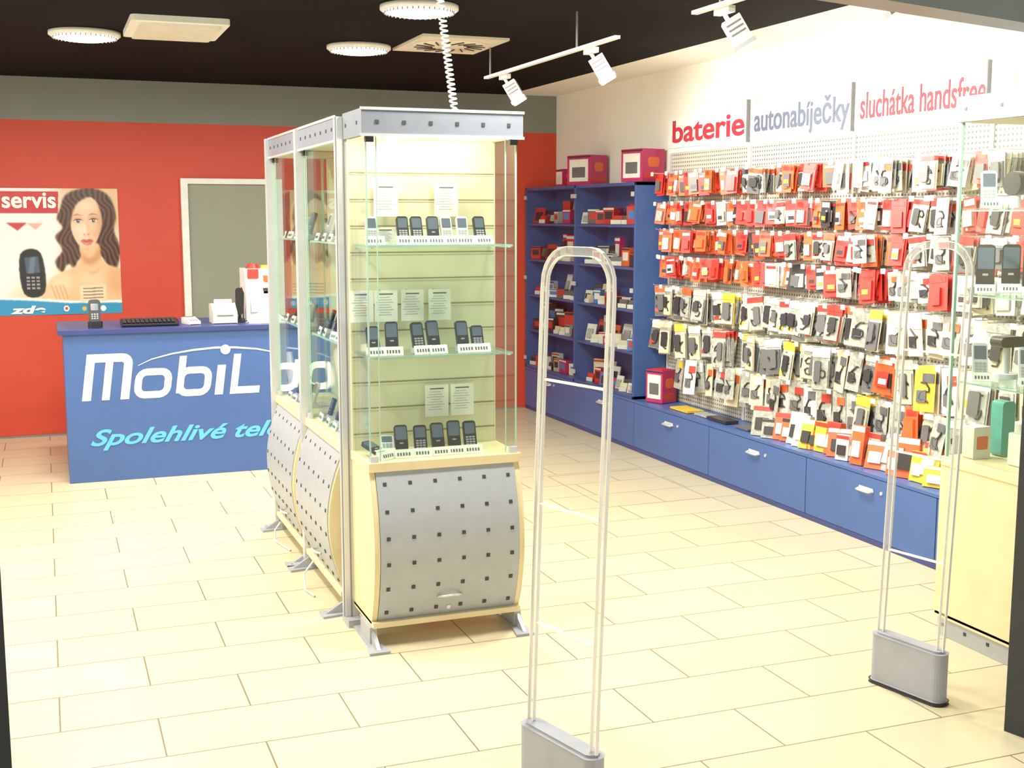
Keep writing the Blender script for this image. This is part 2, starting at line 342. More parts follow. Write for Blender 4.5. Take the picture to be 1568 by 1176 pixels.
def phone_stand(m):
    m.prism(rrect(.085,.07,.02,3,.27,DY+.12),'xy',ZT,ZT+.035,BLK)
    L=Matrix.Translation((.27,DY+.13,ZT+.03))@Matrix.Rotation(math.radians(-12),4,'X')
    m.prism(rrect(.07,.135,.02,4,0,.068),'xz',-.012,.012,BLK,L);m.prism(rrect(.042,.04,.004,2,0,.09),'xz',-.013,-.012,SCRN,L)
    for i in range(3):
        for j in range(3): m.box((-.015+j*.015,-.013,.02+i*.013),(.01,.002,.008),KEY,L)
on_counter('cordless_phone_on_cradle',phone_stand)
def keyb(m):
    m.prism([(DY+.08,ZT),(DY+.24,ZT),(DY+.24,ZT+.035),(DY+.08,ZT+.015)],'yz',.42,.76,BLK)
    for i in range(4):
        for j in range(12): m.box((.44+j*.0262,DY+.10+i*.036,ZT+.024+i*.0042),(.021,.028,.008),DARKM)
on_counter('keyboard',keyb)
def prn(m):
    m.prism([(DY+.1,ZT),(DY+.3,ZT),(DY+.3,ZT+.11),(DY+.2,ZT+.12),(DY+.1,ZT+.065)],'yz',.97,1.12,CREAMP)
    m.box((1.045,DY+.2,ZT+.13),(.11,.02,.03),PAPER);m.box((1.045,DY+.12,ZT+.05),(.10,.05,.01),GRY)
on_counter('receipt_printer',prn)
def term(m):
    L=Matrix.Translation((.86,DY+.1,ZT))@Matrix.Rotation(.3,4,'Z')
    m.prism([(0,0),(.13,0),(.13,.035),(.09,.04),(0,.015)],'yz',-.035,.035,WPL,L);m.box((0,.1,.042),(.05,.03,.004),SCRN,L)
    for i in range(3):
        for j in range(3): m.box((-.018+j*.018,.02+i*.02,.022+i*.004),(.012,.012,.006),GRY,L)
on_counter('card_payment_terminal',term)
def hs(m):
    m.prism(rrect(.05,.07,.02,3,1.155,DY+.2),'xy',ZT,ZT+.02,BLK);m.cyl((1.155,DY+.22,ZT),(1.15,DY+.22,ZT+.12),.01,BLK)
    m.prism(rrect(.045,.17,.02,4,1.15,ZT+.13),'xz',DY+.195,DY+.22,BLK)
    m.tube([(1.155,DY+.21,ZT+.2),(1.165,DY+.21,ZT+.22),(1.178,DY+.21,ZT+.18),(1.172,DY+.21,ZT+.02)],.004,BLK)
on_counter('barcode_scanner_on_stand',hs)
def mach(m):
    x=1.20
    m.prism([(DY+.26,ZT),(DY+.50,ZT),(DY+.50,ZT+.33),(DY+.30,ZT+.33),(DY+.26,ZT+.24)],'yz',x,x+.20,WPL)
    m.box((x+.1,DY+.255,ZT+.12),(.14,.01,.14),SIL);m.box((x+.05,DY+.27,ZT+.30),(.07,.03,.06),PRED);m.box((x+.14,DY+.26,ZT+.27),(.05,.03,.04),PORG)
    m.cyl((x+.07,DY+.4,ZT+.33),(x+.07,DY+.4,ZT+.36),.05,PRED,.03);m.cyl((x+.15,DY+.4,ZT+.33),(x+.15,DY+.4,ZT+.35),.03,PYEL)
    m.box((x+.13,DY+.253,ZT+.19),(.04,.006,.04),PBLK)
on_counter('drinks_dispenser',mach)
def bag(m):
    m.prism([(1.19,ZT),(1.42,ZT),(1.40,ZT+.03),(1.33,ZT+.08),(1.25,ZT+.05)],'xz',DY+.06,DY+.16,PAPER)
on_counter('folded_paper_bag',bag)
# ------------------------------------------------------------------ phones, tags, brochures
def phone(m,x,y,z,w=.045,h=.1,rot=0,style=0,tilt=18,tag=True,body=None):
    L=Matrix.Translation((x,y,z))@Matrix.Rotation(math.radians(rot),4,'Z')
    m.prism([(-.028,0),(.03,0),(.03,.012),(.012,.03),(-.005,.022)],'yz',-w*.45,w*.45,SIL,L)
    K=L@Matrix.Translation((0,0,.018))@Matrix.Rotation(math.radians(-tilt),4,'X')
    bd=body or (BLK if style!=2 else SIL)
    m.prism(rrect(w,h,w*.2,3,0,h/2),'xz',-.006,.007,bd,K)
    if style==1: m.prism(rrect(w*.86,h*.5,.003,2,0,h*.68),'xz',-.0068,-.006,SCRN,K);m.prism(rrect(w*.3,h*.05,.001,2,0,h*.3),'xz',-.0068,-.006,KEY,K)
    else:
        m.prism(rrect(w*.8,h*.42,.002,2,0,h*.7),'xz',-.0068,-.006,SCRN,K)
        for i in range(4):
            for j in range(3): m.box((-w*.26+j*w*.26,-.0065,h*.08+i*h*.095),(w*.2,.002,h*.06),KEY,K)
    if tag:
        T_=L@Matrix.Translation((0,-.046,0))@Matrix.Rotation(math.radians(-20),4,'X')
        m.b2((-.036,0,0),(.036,.004,.034),PAPER,T_)
        for q in range(5): m.box((-.024+q*.011,-.0005,.015),(.006,.001,.012),PDG,T_)
def brochure(m,x,y,z,w=.085,h=.11):
    m.box((x,y,z+h/2),(w,.002,h),PAPER)
    m.box((x,y-.0012,z+h*.88),(w*.6,.001,.005),PDG)
    for i in range(8): m.box((x-w*.06,y-.0012,z+h*(.78-.08*i)),(w*(.6+.15*((i*37)%3-1)),.001,.002),INK)
    m.tube([(x-w*.3,y+.004,z+h),(x-w*.3,y-.006,z+h+.002)],.002,SIL,5)
# ------------------------------------------------------------------ glass display case
ZW,ZS=.70,.085
def display_case(name,M,w,d,shelves,back=True,plinth=False,side_l=True,side_r=True,post=True,bul=.07,lamps=(),door_handle=True,zh=(1.886,1.98)):
    ZH0,ZH1=zh
    E=empty(name)
    o=MB(M);a=w/2
    N=14
    def fy(z):
        t=(z-ZS)/(ZW-.035-ZS); return -bul*math.sin(math.pi*max(0,min(1,t)))**.85
    zs=[ZS+(ZW-.035-ZS)*i/N for i in range(N+1)]
    prof=[(d,ZS),(.0,ZS)]+[(fy(z),z) for z in zs[1:-1]]+[(0,ZW-.035),(d,ZW-.035)]
    for s in(-1,1): o.prism(prof,'yz',s*a,s*(a-.02),WOOD)
    o.b2((-a-.005,-.02,ZW-.035),(a+.005,d,ZW),WOOD);o.b2((-a,-.03,ZS-.012),(a,d,ZS+.01),WOOD)
    o.b2((-a+.02,d-.02,ZS),(a-.02,d,ZW-.035),WOOD)
    o.make('lower_cabinet',E,.002)
    p=MB(M);vs=[];x0,x1=-a+.022,a-.022
    for z in zs: vs+=[(x0,fy(z)-.006,z+.004),(x1,fy(z)-.006,z+.004)]
    p.add(vs,[(2*i,2*i+1,2*i+3,2*i+2) for i in range(N)],METAL,True)
    p.add([(v[0],v[1]+.012,v[2]) for v in vs],[(2*i+1,2*i,2*i+2,2*i+3) for i in range(N)],METAL,True)
    for s,k in((0,0),(1,1)):
        p.add([vs[2*i+k] for i in range(N+1)]+[(vs[2*i+k][0],vs[2*i+k][1]+.012,vs[2*i+k][2]) for i in range(N+1)],[(i,i+1,N+2+i,N+1+i) for i in range(N)],METAL)
    nc=max(2,int(round((x1-x0)/.095)));px=(x1-x0-.06)/(nc-1)
    for r in range(6):
        z=ZW-.035-.045-r*.098
        for c in range(nc):
            yy=fy(z)-.007;dz=.001;sl=math.atan2(fy(z+dz)-fy(z-dz),2*dz)
            L=Matrix.Translation((x0+.03+c*px,yy,z))@Matrix.Rotation(-sl,4,'X')
            p.box((0,0,0),(.014,.003,.014),DOT,L)
    if door_handle:
        zz=ZS+.09;p.tube([(-.045,fy(zz)-.008,zz),(-.03,fy(zz)-.03,zz+.006),(0,fy(zz)-.034,zz+.008),(.03,fy(zz)-.03,zz+.006),(.045,fy(zz)-.008,zz)],.005,ALU)
        p.cyl((0,fy(zz-.05)-.006,zz-.05),(0,fy(zz-.05)-.011,zz-.05),.008,ALU)
    p.make('punched_curved_door',E)
    h=MB(M)
    h.b2((-a-.012,-.02,ZH0),(a+.012,.0,ZH1),METALH);h.b2((-a-.012,0,ZH0),(-a+.008,d,ZH1),METALH);h.b2((a-.008,0,ZH0),(a+.012,d,ZH1),METALH)
    h.b2((-a,0,ZH1-.012),(a,d,ZH1-.002),METALH);h.b2((-a,0,ZH0),(a,d,ZH0+.006),SLAT)
    h.b2((-a-.016,-.024,ZH1-.006),(a+.016,-.018,ZH1+.004),ALU);h.b2((-a-.016,-.024,ZH0-.004),(a+.016,-.018,ZH0+.006),ALU)
    n=max(2,int(round(w/.098)));q=(w-.09)/(n-1)
    for c in range(n): h.box((-a+.045+c*q,-.021,(ZH0+ZH1)/2),(.013,.003,.013),DOT)
    n=max(2,int(d/.12))
    for c in range(n):
        for s in(-1,1): h.box((s*(a+.0125),.05+c*(d-.1)/max(1,n-1),(ZH0+ZH1)/2),(.003,.013,.013),DOT)
    for lx in lamps:
        h.cyl((lx,d*.45,ZH0+.001),(lx,d*.45,ZH0-.012),.03,ALU);h.cyl((lx,d*.45,ZH0-.012),(lx,d*.45,ZH0-.015),.024,GLOW2)
    h.make('header_box',E)
    if back:
        s=MB(M);s.b2((-a+.0,d-.018,ZW),(a,d,ZH0),SLAT)
        z=ZW+.06
        while z<ZH0-.03:
            s.b2((-a+.005,d-.0195,z),(a-.005,d-.0175,z+.006),SLATG);s.b2((-a+.005,d-.021,z-.004),(a-.005,d-.0175,z),SLAT);z+=.1
        s.make('slatted_back_panel',E)
    g=MB(M)
    g.b2((-a+.012,.004,ZW+.002),(a-.012,.010,ZH0-.002),GLS)
    if side_l:g.b2((-a+.004,.012,ZW+.002),(-a+.010,d-.02,ZH0-.002),GLS)
    if side_r:g.b2((a-.010,.012,ZW+.002),(a-.004,d-.02,ZH0-.002),GLS)
    for sx in(-a+.008,a-.008): g.b2((sx-.003,.001,ZW+.002),(sx+.003,.005,ZH0-.002),GEDGE)
    if not back:
        for sx in(-a+.008,a-.008): g.b2((sx-.006,d-.022,ZW+.002),(sx+.006,d-.012,ZH0-.002),GEDGE)
    for sx in(-a+.045,a-.05): g.b2((sx-.002,.0,ZW+.002),(sx+.002,.003,ZH0-.002),GEDGE)
    for z in shelves:
        g.b2((-a+.014,.02,z-.008),(a-.014,d-.022,z),GLSH);g.b2((-a+.014,.016,z-.008),(a-.014,.02,z),GEDGE)
        for sx in(-a+.03,a-.03): g.b2((sx-.006,.012,z-.012),(sx+.006,d-.02,z-.008),SIL)
    for sx in(-a+.02,a-.02):g.box((sx,0,ZW+.012),(.03,.02,.022),ALU);g.box((sx,0,ZH0-.012),(.03,.02,.022),DOT)
    g.make('glass_box',E)
    q=MB(M)
    if plinth:
        q.b2((-a+.01,.0,0),(a-.01,d-.01,ZS-.012),METAL)
        for c in range(4): q.box((-a+.009,.06+c*.12,.045),(.004,.014,.014),DOT)
    else:
        for s in(-1,1):
            x=s*(a-.005)
            q.b2((x-.014,-.01,.008),(x+.014,d*.5,ZS-.012),METAL)
            q.prism([(x-.04,-.11),(x+.04,-.11),(x+.022,.0),(x+.022,d),(x-.022,d),(x-.022,0)],'xy',0,.010,METAL)
            q.prism([(-.09,.01),(.0,.01),(.0,ZS-.02)],'yz',x-.008,x+.008,METAL)
    if post:
        q.b2((-a-.035,d,.03),(-a+.02,d+.055,ZH1-.01),ALU);q.b2((-a-.038,d+.008,.03),(-a-.035,d+.02,ZH1-.01),GRY);q.b2((-a-.014,d-.003,.03),(-a-.008,d,ZH1-.01),GRY)
        q.prism([(-a-.035,d-.05),(-a+.02,d-.05),(-a+.02,d+.06),(-a-.035,d+.06)],'xy',0,.03,METAL)
    q.make('metal_feet_and_post',E,.002)
    return E
SH=(1.088,1.496)
M1=Matrix.Translation((1.375,4.30,0))
display_case('glass_display_case',M1,.59,.27,SH,lamps=(-.16,))
ph=MB(M1)
for x,st in((-.245,2),(-.195,3),(-.125,0),(-.072,0),(-.01,1),(.045,2),(.105,2),(.175,0)):
    if st==3: brochure(ph,x+.01,.13,1.497,.08,.06)
    else: phone(ph,x,.085+random.uniform(0,.01),1.497,.044,.088,random.uniform(-6,6),st)
for x,st,h in((-.235,1,.09),(-.165,1,.105),(-.06,0,.10),(.0,1,.105),(.115,1,.10),(.175,0,.08)): phone(ph,x-.01,.09,1.089,.048,h,random.uniform(-8,8),st)
for x,st,h in((-.14,1,.10),(-.065,0,.095),(.005,1,.10),(.07,1,.105),(.135,0,.10)): phone(ph,x-.005,.08,.701,.05,h,random.uniform(-5,5),st)
phone(ph,-.23,.07,.701,.05,.09,30,1,70)
phone(ph,-.19,.12,.701,.05,.07,-10,2,50)
ph.make('mobile_phones_on_display')
br_=MB(M1)
for x in(-.155,.085): brochure(br_,x,.225,1.60,.095,.125)
for x in(-.255,-.16,-.055,.055): brochure(br_,x,.225,1.20,.09,.12)
for x in(.04,.145): brochure(br_,x,.225,.82,.095,.125)
br_.make('price_list_leaflets')
def side_M(x,yc): return Matrix.Translation((x,yc,0))@Matrix.Rotation(math.radians(-90),4,'Z')
display_case('glass_display_case.001',side_M(1.085,5.045),.70,.26,SH,back=False,post=False)
display_case('glass_display_case.002',side_M(1.085,5.80),.70,.26,SH,back=False,post=False)
o=MB()
for y in(5.40,6.155): o.b2((1.05,y,.02),(1.09,y+.045,1.98),ALU);o.b2((1.0,y-.0,0),(1.36,y+.045,.02),METAL)
o.b2((1.352,4.70,.09),(1.37,6.15,1.98),SLAT)
o.make('aluminium_support_frame')
ph=MB(side_M(1.085,5.045))
for dx in(0,-.755):
    for z in(.701,1.089,1.497):
        for i in range(4): phone(ph,-.24+i*.13+dx+.0+random.uniform(-.02,.02),.07,z,.046,.08+random.uniform(0,.03),random.uniform(-8,8),random.choice((0,1,2)))
ph.make('mobile_phones_on_display.001')
o=MB();o.tube([(1.03,5.9,.10),(1.01,5.95,.05),(1.0,5.9,.01),(1.02,5.8,.006),(1.04,5.7,.006)],.004,WPL);o.tube([(1.03,5.1,.12),(.99,5.12,.06),(.98,5.05,.01),(1.0,4.95,.006)],.004,WPL);o.make('power_cables')
M4=Matrix.Translation((3.43,3.20,0))
display_case('glass_display_case.003',M4,.56,.46,(.995,1.32,1.63),back=False,plinth=True,post=False,bul=.04,zh=(1.94,2.03))
o=MB(M4)
for z,its in((.995,'hmpp'),(1.32,'pphp'),(1.63,'hrph'),(.70,'btbb')):
    for k,c in enumerate(its):
        for y,dx in((.38,0),(.20,.05)):
            x=-.19+k*.12+dx
            if c=='p': phone(o,x,y,z+.001,.065,.16,-40,1,12)
            if c=='m':
                o.cyl((x,y,z+.001),(x,y,z+.02),.045,SIL);o.cyl((x,y,z+.02),(x,y,z+.12),.012,SIL);o.prism(rrect(.11,.04,.018,4,x,z+.14),'xz',y-.03,y+.03,BLK)
            if c=='r': o.cyl((x,y,z+.001),(x,y,z+.05),.02,SIL);o.cyl((x-.02,y,z+.09),(x+.02,y,z+.09),.045,BLK)
            if c=='h': phone(o,x,y,z+.001,.055,.12,-30,2,15)
            if c=='t': o.prism(rrect(.06,.21,.015,3,x,z+.106),'xz',y-.03,y+.03,TEAL)
            if c=='b': o.prism(rrect(.08,.12,.005,2,x,z+.061),'xz',y-.03,y+.03,PWHT);o.prism(rrect(.05,.05,.005,2,x,z+.061),'xz',y-.032,y-.03,PORG)
o.make('mobile_phones_on_display.002')
# ------------------------------------------------------------------ coiled cord
o=MB();pth=[];n=34
A=Vector((1.465,4.43,1.985));B=Vector((1.385,4.43,2.58))
for i in range(n*10+1):
    t=i/(n*10);p=A.lerp(B,t);th=2*math.pi*i/10; rr=.013*min(1,t*20,(1-t)*20)
    pth.append((p.x+rr*math.cos(th),p.y+rr*math.sin(th),p.z))
o.tube(pth,.0035,WPL,6);o.cyl((1.465,4.43,1.981),(1.465,4.43,2.0),.012,WPL);o.make('coiled_power_cord')
# ------------------------------------------------------------------ drawers and tall cabinet
o=MB();XC=3.73
o.b2((XC+.02,3.75,0.0),(XR-.002,YB-.012,.345),BLUED);o.b2((XC-.004,3.75,.335),(XR-.002,YB-.012,.352),BLUE)
edges=[9.438,8.43,7.41,6.39,5.37,4.35,3.75]
for a,b in zip(edges[:-1],edges[1:]):
    o.b2((XC,b+.003,.03),(XC+.02,a-.003,.332),BLUE)
    c=(a+b)/2
    o.tube([(XC,c-.055,.265),(XC-.022,c-.05,.262),(XC-.026,c,.262),(XC-.022,c+.05,.262),(XC,c+.055,.265)],.006,ALU,8)
    o.box((XC-.002,c,.268),(.004,.11,.022),SIL)
    o.cyl((XC,c-.12,.27),(XC-.006,c-.12,.27),.009,ALU)
o.b2((XC+.002,3.75,0),(XC+.02,YB-.012,.028),BLUED)
o.make('low_blue_drawer_unit',None,.0015)
E=empty('tall_blue_shelf_cabinet');o=MB()
Y0,Y1,ZB,ZTp=7.42,9.436,.354,1.83
o.b2((XC,Y0,ZB),(XR-.003,Y0+.022,ZTp),BLUE);o.b2((XC,Y1-.022,ZB),(XR-.003,Y1,ZTp),BLUE);o.b2((XC,8.42,ZB),(XR-.003,8.442,ZTp),BLUE)
o.b2((XC,Y0,ZTp-.022),(XR-.003,Y1,ZTp),BLUE);o.b2((XR-.012,Y0+.02,ZB),(XR-.003,Y1-.02,ZTp-.02),BLUE);o.b2((XC,Y0,ZB),(XR-.003,Y1,ZB+.02),BLUE)
shz=(.655,.945,1.235,1.525)
for z in shz: o.b2((XC+.02,Y0+.022,z),(XR-.012,Y1-.022,z+.018),BLUE)
o.make('carcass',E,.001)
g=MB()
for a,b in((Y0+.004,8.428),(8.434,Y1-.004)):
    g.b2((XC-.008,a,ZB+.004),(XC-.003,b,ZTp-.004),GLSD)
    for z in(ZB+.08,1.1,ZTp-.08):
        g.box((XC-.008,b-.015,z),(.014,.03,.03),ALU);g.box((XC-.012,a+.02,z),(.012,.03,.03),ALU)
g.make('glass_doors',E)
it=MB()
pal=[PWHT,PWHT,PRED,PBLK,PMAG,PCRM,PWHT,PDG,PBLU,PORG,PRED]
for bay,(a,b) in enumerate(((Y0+.05,8.38),(8.47,Y1-.05))):
    for zi,z in enumerate((ZB+.022,)+tuple(s+.02 for s in shz)):
        for rowx in(.16,.06):
            y=a+.03
            while y<b-.08:
                w=random.uniform(.07,.13);h=random.uniform(.10,.22) if rowx>.1 else random.uniform(.06,.13);m=random.choice(pal if bay==0 else [PBLK,PRED,PCRM,PDG,PMAG,PGRY,PWHT])
                xx=XC+rowx+random.uniform(-.01,.02);ry=math.radians(random.uniform(0,40));kd=random.random()
                L=Matrix.Translation((xx,y+w/2,z+.001))@Matrix.Rotation(ry,4,'Z')
                if kd<.45:
                    it.b2((-.022,-w/2,0),(.022,w/2,h),m,L);it.b2((-.0235,-w*.35,h*.3),(-.022,w*.35,h*.75),random.choice([PWHT,PRED,PBLK,PBLU]),L);it.b2((-.0235,-w*.5,h*.86),(-.022,w*.5,h*.96),random.choice([PWHT,PRED,PBLK]),L)
                elif kd<.75:
                    K=L@Matrix.Rotation(math.radians(14),4,'Y')
                    it.b2((-.004,-w/2,.0),(.004,w/2,h),m,K);it.b2((-.016,-w*.3,h*.15),(-.004,w*.3,h*.7),random.choice([PBLK,PDG,PGRY]),K)
                else:
                    it.prism([(-.03,0),(.03,0),(.02,.05),(-.015,.06)],'xz',-w*.4,w*.4,random.choice([PBLK,PDG,PRED,PCRM]),L);it.b2((-.034,-w*.4,0),(-.032,w*.4,.03),PWHT,L)
                y+=w+random.uniform(.005,.05)
it.make('boxed_accessories_on_shelves')
def gbox(name,x,y,z,sx,sy,sz,rot=0):
    o=MB(Matrix.Translation((x,y,z))@Matrix.Rotation(math.radians(rot),4,'Z'))
    o.b2((-sx/2,-sy/2,0),(sx/2,sy/2,sz),PMAG)
    o.b2((-sx/2-.0015,-sy*.40,sz*.12),(-sx/2,sy*.40,sz*.86),PWHT);o.b2((-sx/2-.003,-sy*.28,sz*.25),(-sx/2-.0015,sy*.28,sz*.6),PDG if sz>.19 else PCRM)
    o.b2((-sx*.4,-sy/2-.0015,sz*.1),(sx*.4,-sy/2,sz*.3),PRED);o.prism(rrect(sx*.5,sz*.3,.02,3,0,sz*.6),'xz',-sy/2-.003,-sy/2,PORG)
    o.b2((-sx/2-.002,-sy/2,sz*.92),(-sx/2,sy/2,sz*.97),PBLK);o.b2((-sx*.3,-sy*.3,sz),(sx*.3,sy*.3,sz+.004),PRED)
    o.make(name,None,.002)
gbox('magenta_product_box',3.86,8.50,1.834,.17,.26,.22,18)
gbox('magenta_product_box.001',3.86,7.58,1.834,.20,.22,.22,14)
gbox('magenta_product_box.002',3.86,8.90,1.834,.12,.12,.13,4)
gbox('magenta_product_box.003',3.86,7.26,.356,.14,.15,.22,20)
# ------------------------------------------------------------------ pegboard
pm=bpy.data.materials.new('perforated_pegboard');pm.use_nodes=True;nt=pm.node_tree;b=nt.nodes['Principled BSDF']
tc=nt.nodes.new('ShaderNodeTexCoord');sx=nt.nodes.new('ShaderNodeSeparateXYZ');nt.links.new(tc.outputs['Object'],sx.inputs[0])
def per(out):
    a=nt.nodes.new('ShaderNodeMath');a.operation='MULTIPLY';a.inputs[1].default_value=2*math.pi/.025;nt.links.new(out,a.inputs[0])
    c=nt.nodes.new('ShaderNodeMath');c.operation='SINE';nt.links.new(a.outputs[0],c.inputs[0]);return c
s1,s2=per(sx.outputs['Y']),per(sx.outputs['Z'])
ad=nt.nodes.new('ShaderNodeMath');ad.operation='ADD';nt.links.new(s1.outputs[0],ad.inputs[0]);nt.links.new(s2.outputs[0],ad.inputs[1])
gt=nt.nodes.new('ShaderNodeMath');gt.operation='GREATER_THAN';gt.inputs[1].default_value=.9;nt.links.new(ad.outputs[0],gt.inputs[0])
mx=nt.nodes.new('ShaderNodeMix');mx.data_type='RGBA';nt.links.new(gt.outputs[0],mx.inputs[0]);mx.inputs[6].default_value=col((196,194,178));mx.inputs[7].default_value=col((100,98,88));nt.links.new(mx.outputs[2],b.inputs['Base Color']);b.inputs['Roughness'].default_value=.4
PX=3.985
o=MB();o.b2((PX,3.9,.354),(XR-.001,7.416,2.05),pm)
for y in(7.40,6.41,5.40,4.40): o.b2((PX-.008,y-.012,.354),(PX,y+.012,2.05),SIL)
o.b2((PX-.01,3.9,2.02),(PX,7.416,2.05),WPL)
o.make('pegboard_display_panel')
S=empty('category_sign_board');o=MB();o.b2((PX-.012,4.3,2.052),(XR-.001,7.43,2.25),WPL)
for y in(6.41,5.40,4.42): o.b2((PX-.035,y-.005,2.04),(PX-.012,y+.005,2.29),GRY)
o.make('sign_panels',S)
TR=mat('sign_text_red',(190,44,58),.5);TG=mat('sign_text_grey',(90,100,124),.5)
text('baterie','sign_text_1',facing('right',(PX-.014,7.38,2.09)),.20,TR,S,width=.90,bold=.004)
text('autonabíječky','sign_text_2',facing('right',(PX-.014,6.36,2.10)),.19,TG,S,width=.92,bold=.003)
text('sluchátka handsfree','sign_text_3',facing('right',(PX-.014,5.35,2.10)),.19,TR,S,width=.90,bold=.0015)
# ------------------------------------------------------------------ hanging packs
o=MB();hk=MB()
def squiggle(n,w,h,x):
    a=random.uniform(.6,1.0);ph_=random.uniform(0,6)
    return [(x,w*.30*math.cos(i*a+ph_)*(1-.02*i),-h*.32-h*.5*i/n+h*.05*math.sin(i*1.7)) for i in range(n)]
def pack(x,y,z,w,h,mc,kind):
    L=Matrix.Translation((x,y,z))@Matrix.Rotation(math.radians(random.uniform(-5,38)),4,'Z')@Matrix.Rotation(math.radians(random.uniform(-7,7)),4,'X')@Matrix.Rotation(math.radians(random.uniform(-2,8)),4,'Y')
    if kind==0:
        o.box((0,0,-h/2+.01),(.0025,w,h),mc,L)
        o.box((-.009,random.uniform(-.1,.1)*w,-h*.55),(.014,w*random.uniform(.45,.8),h*random.uniform(.35,.6)),random.choice([PGRY,PWHT,PBLK,mc,mc,mc,PDG,PRED]),L);o.box((-.002,0,-h*.08),(.0025,w*.8,h*random.uniform(.08,.2)),random.choice([PWHT,mc,mc,PRED]),L)
        if random.random()<.5: o.box((-.017,0,-h*.6),(.002,w*.4,h*.15),random.choice([PWHT,PYEL,PBLK]),L)
    elif kind==1:
        o.box((0,0,-h/2+.01),(.0025,w*.9,h),random.choice([PGRY,PGRY,PCRM,PGRY,mc]),L)
        o.box((-.007,0,-h*.58),(.009,w*.8,h*.68),random.choice([PGRY,PGRY,PDG,PCRM]),L)
        o.prism(rrect(w*random.uniform(.3,.5),h*random.uniform(.3,.55),.01,2,random.uniform(-.15,.15)*w,-h*.5),'yz',-.026,-.012,random.choice([PBLK,PBLK,PDG,PDG]),L)
        o.tube(squiggle(12,w,h,-.016),.0045,PBLK,5,L)
        o.box((-.003,0,-h*.06),(.004,w*.92,h*random.uniform(.12,.25)),mc,L)
        if random.random()<.4: o.box((-.013,w*.2,-h*.75),(.002,w*.35,h*.12),random.choice([PWHT,PYEL,PRED,mc]),L)
    elif kind==2:
        o.box((-.002,0,-h*.45),(.004,w*.9,h),random.choice([PWHT,PGRY,PGRY,PCRM,mc]),L)
        o.tube(squiggle(10,w*.8,h,-.010),.0045,PBLK,5,L)
        o.box((-.006,w*.12,-h*.62),(.014,w*.4,h*.26),random.choice([PBLK,PDG,PDG]),L)
        o.box((-.005,-w*.15,-h*.22),(.008,w*.5,h*.2),random.choice([PRED,PORG,PDG,PDG,mc]),L)
def hookrod(y,z,l): hk.tube([(PX-.010,y,z+.014),(PX-l,y,z+.014),(PX-l-.004,y,z+.022)],.0025,ALU,5)
rows=[(1.87,.135,.078,.092,0),(1.675,.13,.078,.088,0),(1.50,.135,.078,.086,0),(1.325,.13,.078,.088,0),(1.13,.20,.105,.112,1),(.895,.21,.108,.115,1),(.675,.21,.11,.12,2)]
for ri,(z,h,w,st,kd) in enumerate(rows):
    y=7.33+random.uniform(-.02,0.02)
    if ri>=6: y=7.08
    while y>4.0:
        s=0 if y>6.41 else(1 if y>5.40 else 2)
        ww,hh,k=w,h,kd
        if s==2 and ri<4: k=random.choice([1,2,0,0,0]);ww=random.choice([.08,.1]);hh=.15
        if s==1 and ri<4: k=random.choice([0,0,0,0,1]);ww=random.choice([.075,.09])
        if s==2 and ri>=4: k=random.choice([1,2,2,0])
        step=st+(.012 if s==2 and ri<4 else 0)+random.uniform(-.004,.012)
        if random.random()<.96:
            if ri<4:
                if s==0: mc=random.choice([PORG,PRED,PRED,PORG,PORG,PWHT,PRED,PRED])
                elif s==1: mc=random.choice([PRED,PORG,PWHT,PRED,PORG,PRED,PRED,PBLU if random.random()<.4 else PRED,PBLK])
                else: mc=random.choice([PGRY,PWHT,PRED,PRED,PGRY,PWHT,PRED,PORG]) if ri in(0,3) else random.choice([PRED,PRED,PRED,PWHT,PORG])
            else:
                mc=random.choice([PWHT,PRED,PORG,PWHT,PCRM,PYEL if random.random()<.4 else PGRY,PGRY,PWHT]) if ri<6 else random.choice([PWHT,PWHT,PGRY,PGRY,PYEL,PORG])
            n=random.randint(2,6) if ri<4 else random.randint(2,4)
            sp=.020 if k==0 else .030
            l=.045+n*sp
            hookrod(y,z,l+.03)
            dz=random.uniform(-.015,.01)
            for i in range(n): pack(PX-.045-i*sp,y+random.uniform(-.006,.006),z+dz*.3,ww*random.uniform(.85,1.08),hh*random.uniform(.88,1.12),mc,k)
            if random.random()<.6: hk.box((PX-l-.036,y,z+.008),(.002,.035,.025),PWHT)
        y-=step
hp=o.make('hanging_accessory_packs');hk.make('pegboard_hooks')
o=MB();
y=5.9
while y>3.95:
    w=random.uniform(.07,.13);h=random.uniform(.09,.2)
    L=Matrix.Translation((3.78+random.uniform(0,.04),y,.356))@Matrix.Rotation(math.radians(random.uniform(0,45)),4,'Z')@Matrix.Rotation(math.radians(random.uniform(4,20)),4,'Y')
    m=random.choice([PORG,PORG,PWHT,PWHT,PGRY,PGRN if y<4.6 else PORG,PYEL,PDG,PGRY])
    o.b2((-.0,-w/2,0),(.04,w/2,h),m,L);o.b2((-.012,-w*.32,h*.2),(0,w*.32,h*.6),random.choice([PBLK,PWHT,PBLK]),L);o.b2((-.002,-w*.5,h*.84),(0,w*.5,h*.98),random.choice([PWHT,PBLK,PRED]),L)
    y-=w*.7
o.b2((3.78,6.75,.356),(3.90,6.98,.368),PYEL);o.b2((3.79,6.3,.356),(3.88,6.52,.374),PBLK);o.b2((3.80,6.55,.356),(3.88,6.70,.370),PGRY);o.b2((3.79,6.05,.356),(3.9,6.2,.366),PDG)
o.make('boxed_accessories_on_ledge')
